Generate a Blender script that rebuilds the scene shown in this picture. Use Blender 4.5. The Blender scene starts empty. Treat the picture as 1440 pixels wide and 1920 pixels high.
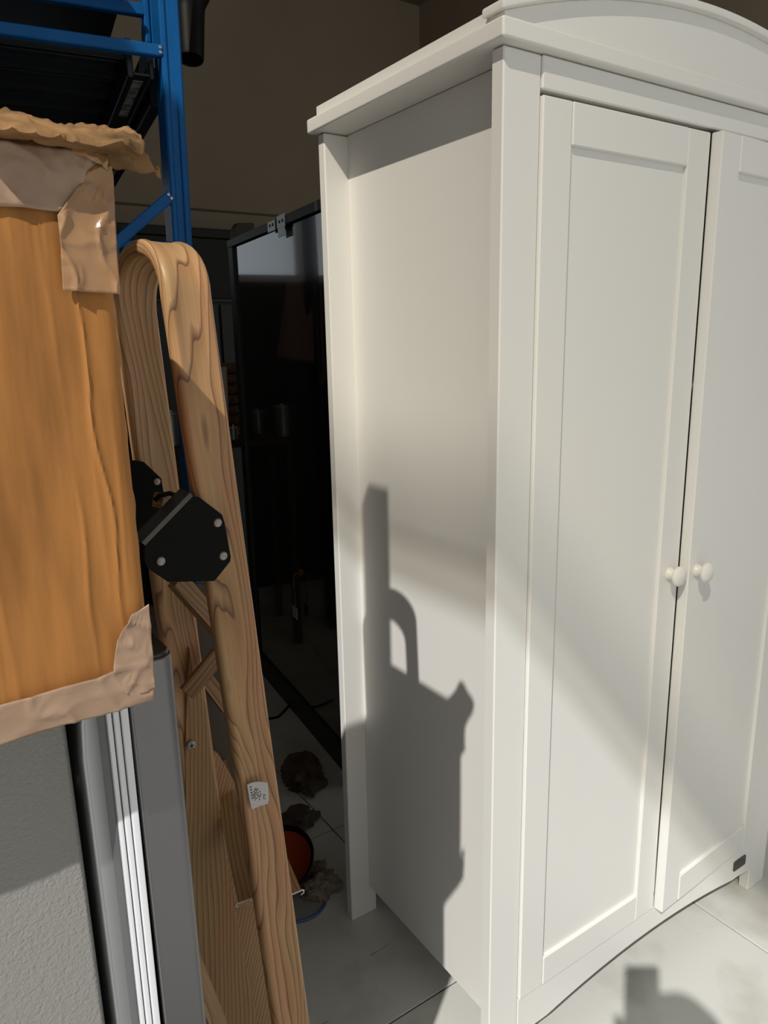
import bpy, bmesh, math, random
from mathutils import Vector, Matrix, noise
random.seed(4)
C = bpy.context.scene.collection
SC = bpy.context.scene

# ------------------------------------------------------------------ camera
CAM = Vector((-0.7590, -0.8245, 1.3944))
YAW, PITCH, ROLL, FPX = 0.58670, -0.23250, -0.02130, 1370.8
_f = Vector((math.sin(YAW)*math.cos(PITCH), math.cos(YAW)*math.cos(PITCH), math.sin(PITCH)))
_r = _f.cross(Vector((0, 0, 1))).normalized()
_u = _r.cross(_f)
CR = _r*math.cos(ROLL) + _u*math.sin(ROLL)
CU = -_r*math.sin(ROLL) + _u*math.cos(ROLL)
CF = _f
cd = bpy.data.cameras.new('camera')
cam = bpy.data.objects.new('camera', cd)
C.objects.link(cam)
cam.matrix_world = Matrix(((CR.x, CU.x, -CF.x, CAM.x), (CR.y, CU.y, -CF.y, CAM.y), (CR.z, CU.z, -CF.z, CAM.z), (0, 0, 0, 1)))
cd.sensor_fit = 'VERTICAL'
cd.sensor_height = 36.0
cd.lens = FPX*36.0/1920.0
cd.clip_start = 0.02
SC.camera = cam

# ------------------------------------------------------------------ sky, sun, exposure
world = bpy.data.worlds.new('world')
SC.world = world
world.use_nodes = True
wn = world.node_tree
bg = wn.nodes['Background']
sky = wn.nodes.new('ShaderNodeTexSky')
sky.sky_type = 'HOSEK_WILKIE'
SUN_DIR = Vector((0.5936, 0.4028, -0.6967)).normalized()
sky.sun_direction = -SUN_DIR
sky.turbidity = 4.0
mixw = wn.nodes.new('ShaderNodeMix')
mixw.data_type = 'RGBA'
mixw.inputs['Factor'].default_value = 0.72
mixw.inputs['B'].default_value = (0.80, 0.82, 0.82, 1)
wn.links.new(sky.outputs['Color'], mixw.inputs['A'])
wn.links.new(mixw.outputs['Result'], bg.inputs['Color'])
bg.inputs['Strength'].default_value = 0.80
sd = bpy.data.lights.new('sun', 'SUN')
sd.energy = 3.5
sd.angle = math.radians(0.6)
sd.color = (1.0, 0.965, 0.915)
sun = bpy.data.objects.new('sun', sd)
C.objects.link(sun)
sun.rotation_euler = SUN_DIR.to_track_quat('-Z', 'Y').to_euler()
SC.view_settings.view_transform = 'Standard'
SC.view_settings.look = 'None'
SC.view_settings.gamma = 1.0
SC.view_settings.use_curve_mapping = False
SC.view_settings.exposure = 0.0


# ------------------------------------------------------------------ helpers
def at_y(px, py, y):
    """the point of the vertical plane y = const that a place in the photograph shows"""
    d = CF + CR*((px-720)/FPX) + CU*((960-py)/FPX)
    return CAM + d*((y-CAM.y)/d.y)


def at_d(px, py, depth):
    d = CF + CR*((px-720)/FPX) + CU*((960-py)/FPX)
    return CAM + d*depth


def at_floor(px, py):
    d = CF + CR*((px-720)/FPX) + CU*((960-py)/FPX)
    return CAM + d*(-CAM.z/d.z)


def obj(name, bm, m, parent=None, smooth=True, ang=35, uv=False):
    me = bpy.data.meshes.new(name)
    bmesh.ops.recalc_face_normals(bm, faces=bm.faces[:])
    bm.to_mesh(me)
    bm.free()
    if smooth:
        for p in me.polygons:
            p.use_smooth = True
        try:
            me.set_sharp_from_angle(angle=math.radians(ang))
        except Exception:
            pass
    o = bpy.data.objects.new(name, me)
    C.objects.link(o)
    for mm in (m if isinstance(m, (list, tuple)) else [m]):
        me.materials.append(mm)
    if smooth and len(me.polygons) < 700:
        w_ = o.modifiers.new('weighted', 'WEIGHTED_NORMAL')
        w_.keep_sharp = True
        w_.weight = 80
    if parent:
        o.parent = parent
    return o


def tag(o, label, cat, group=None):
    o['label'] = label
    o['category'] = cat
    if group:
        o['group'] = group
    return o


def thing(name, label, cat, loc=(0, 0, 0), rotz=0.0, group=None):
    o = bpy.data.objects.new(name, None)
    o.empty_display_size = 0.05
    C.objects.link(o)
    o.location = loc
    o.rotation_euler = (0, 0, rotz)
    return tag(o, label, cat, group)


def struct(o):
    o['kind'] = 'structure'
    return o


def bx(bm, x0, x1, y0, y1, z0, z1, bev=0.0, seg=2):
    vs = [bm.verts.new((x, y, z)) for z in (z0, z1) for y in (y0, y1) for x in (x0, x1)]
    fs = [(0, 2, 3, 1), (4, 5, 7, 6), (0, 1, 5, 4), (2, 6, 7, 3), (0, 4, 6, 2), (1, 3, 7, 5)]
    faces = [bm.faces.new([vs[i] for i in f]) for f in fs]
    if bev > 0:
        es = list({e for f in faces for e in f.edges})
        bmesh.ops.bevel(bm, geom=es, offset=bev, segments=seg, affect='EDGES', profile=0.5)
    return bm


def box(x0, x1, y0, y1, z0, z1, bev=0.0, seg=2):
    return bx(bmesh.new(), x0, x1, y0, y1, z0, z1, bev, seg)


def prism(pts, axis, a0, a1, bev=0.0, seg=2):
    """outline pts extruded along an axis: 'y' takes (x,z), 'x' takes (y,z), 'z' takes (x,y)"""
    bm = bmesh.new()

    def P(p, a):
        return {'y': (p[0], a, p[1]), 'x': (a, p[0], p[1]), 'z': (p[0], p[1], a)}[axis]
    A = [bm.verts.new(P(p, a0)) for p in pts]
    B = [bm.verts.new(P(p, a1)) for p in pts]
    bm.faces.new(A)
    bm.faces.new(B[::-1])
    n = len(pts)
    for i in range(n):
        bm.faces.new((A[i], B[i], B[(i+1) % n], A[(i+1) % n]))
    if bev:
        bmesh.ops.recalc_face_normals(bm, faces=bm.faces[:])
        es = [e for e in bm.edges if len(e.link_faces) == 2 and e.calc_face_angle(0) > 0.5]
        bmesh.ops.bevel(bm, geom=es, offset=bev, segments=seg, affect='EDGES', profile=0.5)
    return bm


def lathe(prof, mat=Matrix.Identity(4), n=28, bm=None):
    bm = bm or bmesh.new()
    rings = []
    for r, z in prof:
        if r < 1e-6:
            rings.append([bm.verts.new(mat @ Vector((0, 0, z)))])
        else:
            rings.append([bm.verts.new(mat @ Vector((r*math.cos(2*math.pi*i/n), r*math.sin(2*math.pi*i/n), z))) for i in range(n)])
    for a, b in zip(rings, rings[1:]):
        for i in range(n):
            j = (i+1) % n
            if len(a) == 1 and len(b) == 1:
                continue
            if len(a) == 1:
                bm.faces.new((a[0], b[i], b[j]))
            elif len(b) == 1:
                bm.faces.new((a[i], a[j], b[0]))
            else:
                bm.faces.new((a[i], a[j], b[j], b[i]))
    return bm


def tube(pts, r, n=8, bm=None):
    bm = bm or bmesh.new()
    pts = [Vector(p) for p in pts]
    rings = []
    for i, p in enumerate(pts):
        t = (pts[min(i+1, len(pts)-1)] - pts[max(i-1, 0)]).normalized()
        a = t.orthogonal().normalized() if i == 0 else (prev - t*prev.dot(t)).normalized()
        prev = a
        b = t.cross(a)
        rr = r[i] if isinstance(r, (list, tuple)) else r
        rings.append([bm.verts.new(p + a*rr*math.cos(2*math.pi*k/n) + b*rr*math.sin(2*math.pi*k/n)) for k in range(n)])
    for A, B in zip(rings, rings[1:]):
        for k in range(n):
            bm.faces.new((A[k], A[(k+1) % n], B[(k+1) % n], B[k]))
    bm.faces.new(rings[0][::-1])
    bm.faces.new(rings[-1])
    return bm


def sweep(path, wdir, ndir, prof, u0=0.0, v0=0.0):
    """profile (w, n) swept along path with its own width and normal direction per station; UV = (length, girth) in metres"""
    bm = bmesh.new()
    uv = bm.loops.layers.uv.new('UVMap')
    n = len(prof)
    girth = [0.0]
    for i in range(n):
        a, b = Vector(prof[i]), Vector(prof[(i+1) % n])
        girth.append(girth[-1] + (b-a).length)
    rings, L = [], [u0]
    for i, p in enumerate(path):
        rings.append([bm.verts.new(p + wdir[i]*q[0] + ndir[i]*q[1]) for q in prof])
        if i:
            L.append(L[-1] + (path[i]-path[i-1]).length)
    for i in range(len(path)-1):
        for k in range(n):
            j = (k+1) % n
            f = bm.faces.new((rings[i][k], rings[i][j], rings[i+1][j], rings[i+1][k]))
            for lp, c in zip(f.loops, ((L[i], girth[k]), (L[i], girth[k+1]), (L[i+1], girth[k+1]), (L[i+1], girth[k]))):
                lp[uv].uv = (c[0], c[1]+v0)
    for ring in (rings[0], rings[-1]):
        f = bm.faces.new(ring)
        for lp, q in zip(f.loops, prof):
            lp[uv].uv = (u0 + q[1], q[0]+v0)
    return bm


def ruled(lines, nu=40, nv=4, amp=0.0, freq=30.0, seed=0.0, nrm=Vector((0, -1, 0))):
    """a crumpled sheet through several polylines of 3-D points"""
    def samp(l, t):
        l = [Vector(p) for p in l]
        x = t*(len(l)-1)
        i = min(int(x), len(l)-2)
        return l[i].lerp(l[i+1], x-i)
    bm = bmesh.new()
    uv = bm.loops.layers.uv.new('UVMap')
    rows = []
    m = (len(lines)-1)*nv
    for j in range(m+1):
        y = j/nv
        i = min(int(y), len(lines)-2)
        row = []
        for k in range(nu+1):
            t = k/nu
            p = samp(lines[i], t).lerp(samp(lines[i+1], t), y-i)
            if amp:
                q = p*freq + Vector((seed, seed*1.7, 0))
                d = (1-abs(noise.noise(q)))**7 + 0.35*(1-abs(noise.noise(q*1.9+Vector((5, 1, 2)))))**8 + 0.3*noise.noise(q*2.3)
                p = p + nrm*(amp*d)
            row.append(bm.verts.new(p))
        rows.append(row)
    for j in range(m):
        for k in range(nu):
            f = bm.faces.new((rows[j][k], rows[j][k+1], rows[j+1][k+1], rows[j+1][k]))
            for lp, c in zip(f.loops, ((k, j), (k+1, j), (k+1, j+1), (k, j+1))):
                lp[uv].uv = (c[0]/nu, c[1]/m)
    return bm


def solid(o, th, off=0):
    s = o.modifiers.new('solid', 'SOLIDIFY')
    s.thickness = th
    s.offset = off
    return o


# ------------------------------------------------------------------ materials
def mat(name, col, rough=0.5, metal=0.0, spec=0.5, var=0.0, vscale=8.0, bump=0.0, bscale=60.0, stretch=None, coat=0.0):
    m = bpy.data.materials.new(name)
    m.use_nodes = True
    nt = m.node_tree
    b = nt.nodes['Principled BSDF']
    b.inputs['Base Color'].default_value = (*col, 1)
    b.inputs['Roughness'].default_value = rough
    b.inputs['Metallic'].default_value = metal
    b.inputs['Specular IOR Level'].default_value = spec
    b.inputs['Coat Weight'].default_value = coat
    tc = nt.nodes.new('ShaderNodeTexCoord')
    mp = nt.nodes.new('ShaderNodeMapping')
    nt.links.new(tc.outputs['Object'], mp.inputs['Vector'])
    if stretch:
        mp.inputs['Scale'].default_value = stretch
    if var > 0:
        n = nt.nodes.new('ShaderNodeTexNoise')
        n.inputs['Scale'].default_value = vscale
        n.inputs['Detail'].default_value = 5
        nt.links.new(mp.outputs['Vector'], n.inputs['Vector'])
        r = nt.nodes.new('ShaderNodeValToRGB')
        r.color_ramp.elements[0].position = 0.3
        r.color_ramp.elements[1].position = 0.7
        r.color_ramp.elements[0].color = (*[max(0, c*(1-var)) for c in col], 1)
        r.color_ramp.elements[1].color = (*[min(1, c*(1+var)) for c in col], 1)
        nt.links.new(n.outputs['Fac'], r.inputs['Fac'])
        nt.links.new(r.outputs['Color'], b.inputs['Base Color'])
    if bump > 0:
        n2 = nt.nodes.new('ShaderNodeTexNoise')
        n2.inputs['Scale'].default_value = bscale
        n2.inputs['Detail'].default_value = 3
        nt.links.new(mp.outputs['Vector'], n2.inputs['Vector'])
        bp = nt.nodes.new('ShaderNodeBump')
        bp.inputs['Strength'].default_value = bump
        bp.inputs['Distance'].default_value = 0.002
        nt.links.new(n2.outputs['Fac'], bp.inputs['Height'])
        nt.links.new(bp.outputs['Normal'], b.inputs['Normal'])
    return m


def wood_mat(name, light, mid, dark, lines=95.0, amp=4.0, seed=0.0, stretch=2.2, cross=16.0):
    m = bpy.data.materials.new(name)
    m.use_nodes = True
    nt = m.node_tree
    N, L = nt.nodes, nt.links
    b = N['Principled BSDF']
    uv = N.new('ShaderNodeUVMap')
    uv.uv_map = 'UVMap'
    sep = N.new('ShaderNodeSeparateXYZ')
    L.new(uv.outputs['UV'], sep.inputs[0])

    def vec(su, sv, z):
        mp = N.new('ShaderNodeMapping')
        mp.inputs['Scale'].default_value = (su, sv, 1)
        mp.inputs['Location'].default_value = (seed, seed*0.37, z)
        L.new(uv.outputs['UV'], mp.inputs['Vector'])
        return mp.outputs['Vector']

    def ntex(v, scale, detail, rough=0.5):
        n = N.new('ShaderNodeTexNoise')
        n.inputs['Scale'].default_value = scale
        n.inputs['Detail'].default_value = detail
        n.inputs['Roughness'].default_value = rough
        L.new(v, n.inputs['Vector'])
        return n.outputs['Fac']

    def math_(op, a, bb):
        n = N.new('ShaderNodeMath')
        n.operation = op
        for i, x in enumerate((a, bb)):
            if x is None:
                continue
            if isinstance(x, (int, float)):
                n.inputs[i].default_value = x
            else:
                L.new(x, n.inputs[i])
        return n.outputs[0]
    big = ntex(vec(stretch, cross, 0.0), 1.0, 1.5)
    wob = ntex(vec(9.0, 60.0, 3.1), 1.0, 2.0)
    field = math_('ADD', math_('MULTIPLY', sep.outputs['Y'], lines), math_('MULTIPLY', big, amp*2.4))
    field = math_('ADD', field, math_('MULTIPLY', wob, 0.35))
    fr = math_('FRACT', field, None)
    ramp = N.new('ShaderNodeValToRGB')
    cr = ramp.color_ramp
    cr.elements[0].position = 0.0
    cr.elements[0].color = (*dark, 1)
    e = cr.elements.new(0.07)
    e.color = (*[d*0.35+x*0.65 for d, x in zip(dark, light)], 1)
    e = cr.elements.new(0.16)
    e.color = (*light, 1)
    e = cr.elements.new(0.62)
    e.color = (*[(x*0.55+y*0.45) for x, y in zip(light, mid)], 1)
    cr.elements[1].position = 0.965
    e = cr.elements.new(0.93)
    e.color = (*mid, 1)
    e = cr.elements[len(cr.elements)-1]
    e.position = 1.0
    e.color = (*dark, 1)
    L.new(fr, ramp.inputs['Fac'])
    fib = ntex(vec(14.0, 900.0, 7.7), 1.0, 3.0)
    fr2 = N.new('ShaderNodeMapRange')
    fr2.inputs['From Min'].default_value = 0.3
    fr2.inputs['From Max'].default_value = 0.7
    fr2.inputs['To Min'].default_value = 0.86
    fr2.inputs['To Max'].default_value = 1.10
    L.new(fib, fr2.inputs['Value'])
    patch = ntex(vec(5.0, 22.0, 5.5), 1.0, 2.0)
    pr = N.new('ShaderNodeValToRGB')
    pr.color_ramp.elements[0].position = 0.35
    pr.color_ramp.elements[0].color = (1.05, 0.88, 0.80, 1)
    pr.color_ramp.elements[1].position = 0.65
    pr.color_ramp.elements[1].color = (1.0, 1.0, 0.88, 1)
    L.new(patch, pr.inputs['Fac'])
    mx = N.new('ShaderNodeMix')
    mx.data_type = 'RGBA'
    mx.blend_type = 'MULTIPLY'
    mx.inputs['Factor'].default_value = 1
    L.new(ramp.outputs['Color'], mx.inputs['A'])
    L.new(pr.outputs['Color'], mx.inputs['B'])
    mx2 = N.new('ShaderNodeMix')
    mx2.data_type = 'RGBA'
    mx2.blend_type = 'MULTIPLY'
    mx2.inputs['Factor'].default_value = 1
    L.new(mx.outputs['Result'], mx2.inputs['A'])
    L.new(fr2.outputs['Result'], mx2.inputs['B'])
    L.new(mx2.outputs['Result'], b.inputs['Base Color'])
    b.inputs['Roughness'].default_value = 0.42
    b.inputs['Specular IOR Level'].default_value = 0.4
    return m


M_WHITE = mat('white_paint', (0.80, 0.79, 0.755), 0.36, var=0.012, vscale=3, bump=0.05, bscale=220, stretch=(1, 1, 0.12))
M_KNOB = mat('white_knob_paint', (0.82, 0.80, 0.74), 0.3)
M_BADGE = mat('dark_metal', (0.10, 0.095, 0.085), 0.4, metal=0.6, var=0.15, vscale=60)
M_CARD = mat('cardboard', (0.375, 0.160, 0.043), 0.75, spec=0.25, var=0.24, vscale=8, bump=0.10, bscale=320, stretch=(8, 8, 1.0))
M_CARDTOP = mat('worn_cardboard', (0.24, 0.135, 0.058), 0.8, spec=0.2, var=0.5, vscale=28, bump=0.3, bscale=240)
M_TAPE = mat('brown_tape', (0.36, 0.20, 0.095), 0.26, spec=0.5, var=0.16, vscale=22, bump=0.35, bscale=55)
M_TAPE2 = mat('pale_brown_tape', (0.37, 0.245, 0.165), 0.3, spec=0.45, var=0.12, vscale=25, bump=0.35, bscale=60)
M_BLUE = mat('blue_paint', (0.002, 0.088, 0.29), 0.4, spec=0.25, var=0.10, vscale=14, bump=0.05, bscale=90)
M_SHELF = mat('shaded_navy_enamel', (0.004, 0.007, 0.013), 0.35)
M_STICK = mat('torn_paper_residue', (0.25, 0.25, 0.25), 0.6, var=0.9, vscale=45)
M_BOLT = mat('zinc_bolt', (0.5, 0.5, 0.5), 0.35, metal=0.9)
M_RIVET = mat('brushed_rivet', (0.36, 0.33, 0.30), 0.42, metal=0.7)
M_BLACKPL = mat('black_plastic', (0.004, 0.004, 0.004), 0.5, spec=0.12)
M_FRIDGE = mat('grained_grey_steel', (0.30, 0.297, 0.28), 0.45, spec=0.4)
M_SILVER = mat('silver_grey_steel', (0.20, 0.195, 0.205), 0.36, metal=0.9, spec=0.5, var=0.03, vscale=3)
M_SILVER2 = mat('pale_silver_steel', (0.60, 0.62, 0.65), 0.4, metal=0.85, spec=0.5)
M_GASKET = mat('white_gasket', (0.86, 0.88, 0.92), 0.35)
M_TRIM = mat('dark_glossy_trim', (0.028, 0.020, 0.014), 0.22)
M_TRIMEDGE = mat('grey_edge_trim', (0.10, 0.105, 0.11), 0.25)
M_ESP = mat('espresso_lacquer', (0.010, 0.0055, 0.0045), 0.11, spec=1.0, var=0.25, vscale=10, stretch=(1, 1, 0.1), coat=1.0)
M_ESPMAT = mat('charcoal_edge', (0.030, 0.029, 0.028), 0.5)
M_STEEL = mat('pale_bracket_steel', (0.55, 0.56, 0.56), 0.35, metal=0.5)
M_BRASS = mat('brass', (0.42, 0.22, 0.07), 0.35, metal=0.9)
M_WALL = mat('brown_wall', (0.37, 0.30, 0.215), 0.85, var=0.06, vscale=2, bump=0.05, bscale=30)
M_CEIL = mat('brown_ceiling', (0.24, 0.20, 0.155), 0.9)
M_GROUT = mat('dark_grout', (0.10, 0.098, 0.09), 0.9)
M_GROUND = mat('concrete', (0.55, 0.54, 0.50), 0.85, var=0.12, vscale=3)
M_DARKFUR = mat('black_board', (0.010, 0.009, 0.008), 0.6)
M_GREYFUR = mat('charcoal_board', (0.055, 0.057, 0.056), 0.55)
M_BROWNBD = mat('dark_brown_board', (0.050, 0.030, 0.017), 0.6)
M_BASKET = mat('brown_wicker', (0.20, 0.11, 0.06), 0.7, var=0.3, vscale=40)
M_JAR = mat('brushed_tin', (0.30, 0.31, 0.31), 0.3, metal=0.6)
M_CUP = mat('white_china', (0.62, 0.55, 0.50), 0.4)
M_ORANGE = mat('orange_plastic', (0.30, 0.040, 0.006), 0.4)
M_PAPER = mat('crumpled_paper', (0.22, 0.18, 0.14), 0.8, var=0.2, vscale=30)
M_LEAF = mat('brown_crumpled_paper', (0.085, 0.06, 0.045), 0.85, var=0.3, vscale=30)
M_MAT = mat('grey_disc', (0.30, 0.295, 0.28), 0.6)
M_BLUERIM = mat('blue_rim', (0.06, 0.11, 0.30), 0.4)
M_TIN = mat('blue_tin', (0.01, 0.16, 0.42), 0.3)
M_LABEL = mat('white_label', (0.62, 0.59, 0.58), 0.6, var=0.05, vscale=80)
M_INK = mat('black_ink', (0.05, 0.05, 0.055), 0.6)
M_CUT = mat('white_cut_metal', (0.72, 0.68, 0.64), 0.5)
M_CLOTH = mat('dark_cloth', (0.06, 0.065, 0.08), 0.9)
M_SKIN = mat('skin', (0.45, 0.27, 0.19), 0.5)
M_HAIR = mat('hair', (0.02, 0.015, 0.012), 0.6)
M_PHONE = mat('phone_black', (0.02, 0.02, 0.022), 0.2)
M_GLASSDARK = mat('phone_glass', (0.01, 0.01, 0.012), 0.08)
M_BEAM = mat('galvanised_steel', (0.35, 0.35, 0.35), 0.6, metal=0.3)
M_TRUNKING = mat('wall_joint', (0.14, 0.115, 0.085), 0.85)
M_WFRAME = mat('white_window_frame', (0.6, 0.6, 0.58), 0.5)

M_WOOD = wood_mat('grained_wood_print', (0.50, 0.315, 0.165), (0.38, 0.215, 0.10), (0.15, 0.07, 0.04), lines=105, amp=6.8, seed=1.3, stretch=2.6, cross=13.0)
M_WOOD2 = wood_mat('dense_grained_wood_print', (0.42, 0.265, 0.125), (0.30, 0.17, 0.075), (0.11, 0.055, 0.03), lines=160, amp=2.6, seed=6.2, cross=9.0)
M_WOOD3 = wood_mat('dark_wood_print', (0.33, 0.19, 0.085), (0.22, 0.115, 0.05), (0.07, 0.03, 0.018), lines=150, amp=3, seed=11.0)

# leather-like relief on the grey fridge
nt = M_FRIDGE.node_tree
vor = nt.nodes.new('ShaderNodeTexNoise')
vor.inputs['Scale'].default_value = 270
vor.inputs['Detail'].default_value = 1.5
vor.inputs['Distortion'].default_value = 0.7
tcf = nt.nodes.new('ShaderNodeTexCoord')
nt.links.new(tcf.outputs['Object'], vor.inputs['Vector'])
bpf = nt.nodes.new('ShaderNodeBump')
bpf.inputs['Strength'].default_value = 0.45
bpf.inputs['Distance'].default_value = 0.0025
nt.links.new(vor.outputs['Fac'], bpf.inputs['Height'])
nt.links.new(bpf.outputs['Normal'], nt.nodes['Principled BSDF'].inputs['Normal'])

# painted floor tile: pale grey-green with grime and fine scratches
M_TILE = mat('pale_floor_tile', (0.60, 0.61, 0.575), 0.34, spec=0.45)
nt = M_TILE.node_tree
N, L = nt.nodes, nt.links
tcg = N.new('ShaderNodeNewGeometry')
n1 = N.new('ShaderNodeTexNoise')
n1.inputs['Scale'].default_value = 6.0
n1.inputs['Detail'].default_value = 6
L.new(tcg.outputs['Position'], n1.inputs['Vector'])
r1 = N.new('ShaderNodeValToRGB')
r1.color_ramp.elements[0].position = 0.27
r1.color_ramp.elements[0].color = (0.47, 0.46, 0.41, 1)
r1.color_ramp.elements[1].position = 0.50
r1.color_ramp.elements[1].color = (0.61, 0.615, 0.58, 1)
L.new(n1.outputs['Fac'], r1.inputs['Fac'])
mpg = N.new('ShaderNodeMapping')
mpg.inputs['Rotation'].default_value = (0, 0, 0.7)
mpg.inputs['Scale'].default_value = (3.0, 26.0, 1)
L.new(tcg.outputs['Position'], mpg.inputs['Vector'])
n2 = N.new('ShaderNodeTexNoise')
n2.inputs['Scale'].default_value = 3.2
n2.inputs['Detail'].default_value = 2
L.new(mpg.outputs['Vector'], n2.inputs['Vector'])
r2 = N.new('ShaderNodeValToRGB')
r2.color_ramp.elements[0].position = 0.235
r2.color_ramp.elements[0].color = (0.35, 0.34, 0.31, 1)
r2.color_ramp.elements[1].position = 0.27
r2.color_ramp.elements[1].color = (1, 1, 1, 1)
L.new(n2.outputs['Fac'], r2.inputs['Fac'])
mxg = N.new('ShaderNodeMix')
mxg.data_type = 'RGBA'
mxg.blend_type = 'MULTIPLY'
mxg.inputs['Factor'].default_value = 1
L.new(r1.outputs['Color'], mxg.inputs['A'])
L.new(r2.outputs['Color'], mxg.inputs['B'])
L.new(mxg.outputs['Result'], N['Principled BSDF'].inputs['Base Color'])


# translucent canopy sheet
def sheet_mat(name, tcol, mixf):
    m = bpy.data.materials.new(name)
    m.use_nodes = True
    nt = m.node_tree
    out = nt.nodes['Material Output']
    for n in list(nt.nodes):
        if n != out:
            nt.nodes.remove(n)
    t = nt.nodes.new('ShaderNodeBsdfTransparent')
    t.inputs['Color'].default_value = (*tcol, 1)
    d = nt.nodes.new('ShaderNodeBsdfTranslucent')
    d.inputs['Color'].default_value = (0.28, 0.26, 0.23, 1)
    mx = nt.nodes.new('ShaderNodeMixShader')
    mx.inputs['Fac'].default_value = mixf
    nt.links.new(t.outputs[0], mx.inputs[1])
    nt.links.new(d.outputs[0], mx.inputs[2])
    nt.links.new(mx.outputs[0], out.inputs['Surface'])
    return m


M_SHEET = sheet_mat('translucent_canopy_sheet', (0.975, 0.95, 0.90), 0.0)
M_EDGE = sheet_mat('band_shade_strip', (0.72, 0.70, 0.66), 0.0)
# sheet dims sun inward and near its edge, shaped to grade wardrobe light
nt = M_SHEET.node_tree
tcs = nt.nodes.new('ShaderNodeNewGeometry')
dp = nt.nodes.new('ShaderNodeVectorMath')
dp.operation = 'DOT_PRODUCT'
dp.inputs[1].default_value = (0.55, -0.45, 0)
nt.links.new(tcs.outputs['Position'], dp.inputs[0])
mr = nt.nodes.new('ShaderNodeMapRange')
mr.inputs['From Min'].default_value = -0.66
mr.inputs['From Max'].default_value = 0.34
mr.inputs['To Min'].default_value = 0.03
mr.inputs['To Max'].default_value = 0.85
nt.links.new(dp.outputs['Value'], mr.inputs['Value'])
sx = nt.nodes.new('ShaderNodeSeparateXYZ')
nt.links.new(tcs.outputs['Position'], sx.inputs[0])
mr2 = nt.nodes.new('ShaderNodeMapRange')
mr2.interpolation_type = 'SMOOTHSTEP'
mr2.inputs['From Min'].default_value = -2.36
mr2.inputs['From Max'].default_value = -2.12
mr2.inputs['To Min'].default_value = 0.33
mr2.inputs['To Max'].default_value = 0.0
nt.links.new(sx.outputs['X'], mr2.inputs['Value'])
ad = nt.nodes.new('ShaderNodeMath')
ad.operation = 'ADD'
nt.links.new(mr.outputs['Result'], ad.inputs[0])
nt.links.new(mr2.outputs['Result'], ad.inputs[1])
nt.links.new(ad.outputs[0], [n for n in nt.nodes if n.type == 'MIX_SHADER'][0].inputs['Fac'])
M_PANE = sheet_mat('window_glass', (0.92, 0.95, 0.97), 0.03)

# ------------------------------------------------------------------ setting
RX0, RX1, RY0, RY1, RZ = -1.6, 2.4, 0.30, 3.4, 3.45
fl = struct(obj('floor', box(RX0-1.2, RX1+0.6, -1.9, RY1+0.1, -0.12, -0.006), M_GROUT))
TX = [0.735+0.6*k for k in range(-6, 4)]
TY = [0.217+0.61*k for k in range(-4, 6)]
tile_me = None
for i in range(len(TX)-1):
    for j in range(len(TY)-1):
        if TX[i] > RX1 or TY[j] > RY1:
            continue
        if tile_me is None:
            t = obj('floor_tile', box(0.0015, 0.5985, 0.0015, 0.6085, -0.005, 0.0, 0.0015, 1), M_TILE, fl)
            tile_me = t.data
        else:
            t = bpy.data.objects.new('floor_tile', tile_me)
            C.objects.link(t)
            t.parent = fl
        t.location = (TX[i], TY[j], 0)
struct(obj('ground', box(-9, 9, -12, -1.9, -0.14, -0.01), M_GROUND))

WX0, WX1, WZ0, WZ1 = -0.78, 0.30, 1.735, 2.30
bm = bmesh.new()
bx(bm, RX0-0.1, WX0, RY1, RY1+0.12, -0.1, RZ)
bx(bm, WX1, RX1+0.1, RY1, RY1+0.12, -0.1, RZ)
bx(bm, WX0, WX1, RY1, RY1+0.12, -0.1, WZ0)
bx(bm, WX0, WX1, RY1, RY1+0.12, WZ1, RZ)
struct(obj('wall_back', bm, M_WALL))
struct(obj('trim_1', box(WX1+0.02, RX1, RY1-0.006, RY1, 2.118, 2.130, 0.002, 1), M_TRUNKING))
struct(obj('wall_right', box(RX1, RX1+0.1, RY0, RY1+0.1, -0.1, RZ), M_WALL))
struct(obj('wall_left', box(RX0-0.1, RX0, -0.38, RY1+0.1, -0.1, RZ), M_WALL))
struct(obj('ceiling', box(RX0-0.1, RX1+0.1, RY0, RY1+0.12, RZ, RZ+0.12), M_CEIL))
wf = bmesh.new()
for a, b_, c_, d_ in ((WX0, WX1, WZ0, WZ0+0.04), (WX0, WX1, WZ1-0.04, WZ1), (WX0, WX0+0.04, WZ0, WZ1), (WX1-0.04, WX1, WZ0, WZ1)):
    bx(wf, a, b_, RY1+0.02, RY1+0.07, c_, d_, 0.004, 1)
w1 = struct(obj('window_1', wf, M_WFRAME))
for k, xm in enumerate((-0.26,)):
    obj('mullion', box(xm-0.03, xm+0.03, RY1+0.02, RY1+0.07, WZ0+0.03, WZ1-0.03, 0.004, 1), M_WFRAME, w1)
for a, b_ in ((WX0+0.03, -0.29), (-0.23, WX1-0.03)):
    obj('pane', box(a, b_, RY1+0.042, RY1+0.048, WZ0+0.03, WZ1-0.03), M_PANE, w1)

# unseen canopy added above the yard; its edge strip shades a wardrobe band
CX, CZ = -2.43, 3.82
cn = tag(bpy.data.objects.new('canopy', None), 'unseen translucent canopy above the yard, added to cast a band of shade on the wardrobe', 'canopy')
C.objects.link(cn)
obj('shade_strip', box(CX, CX+0.06, -6.0, 0.25, CZ, CZ+0.04), M_EDGE, cn)
obj('sheet', box(CX+0.06, 1.8, -6.0, 0.25, CZ+0.02, CZ+0.03), M_SHEET, cn)
for xx, yy in ((CX-0.06, -5.8), (1.7, -5.8)):
    obj('post', box(xx-0.04, xx+0.04, yy-0.04, yy+0.04, -0.02, CZ, 0.004, 1), M_BEAM, cn)

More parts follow.
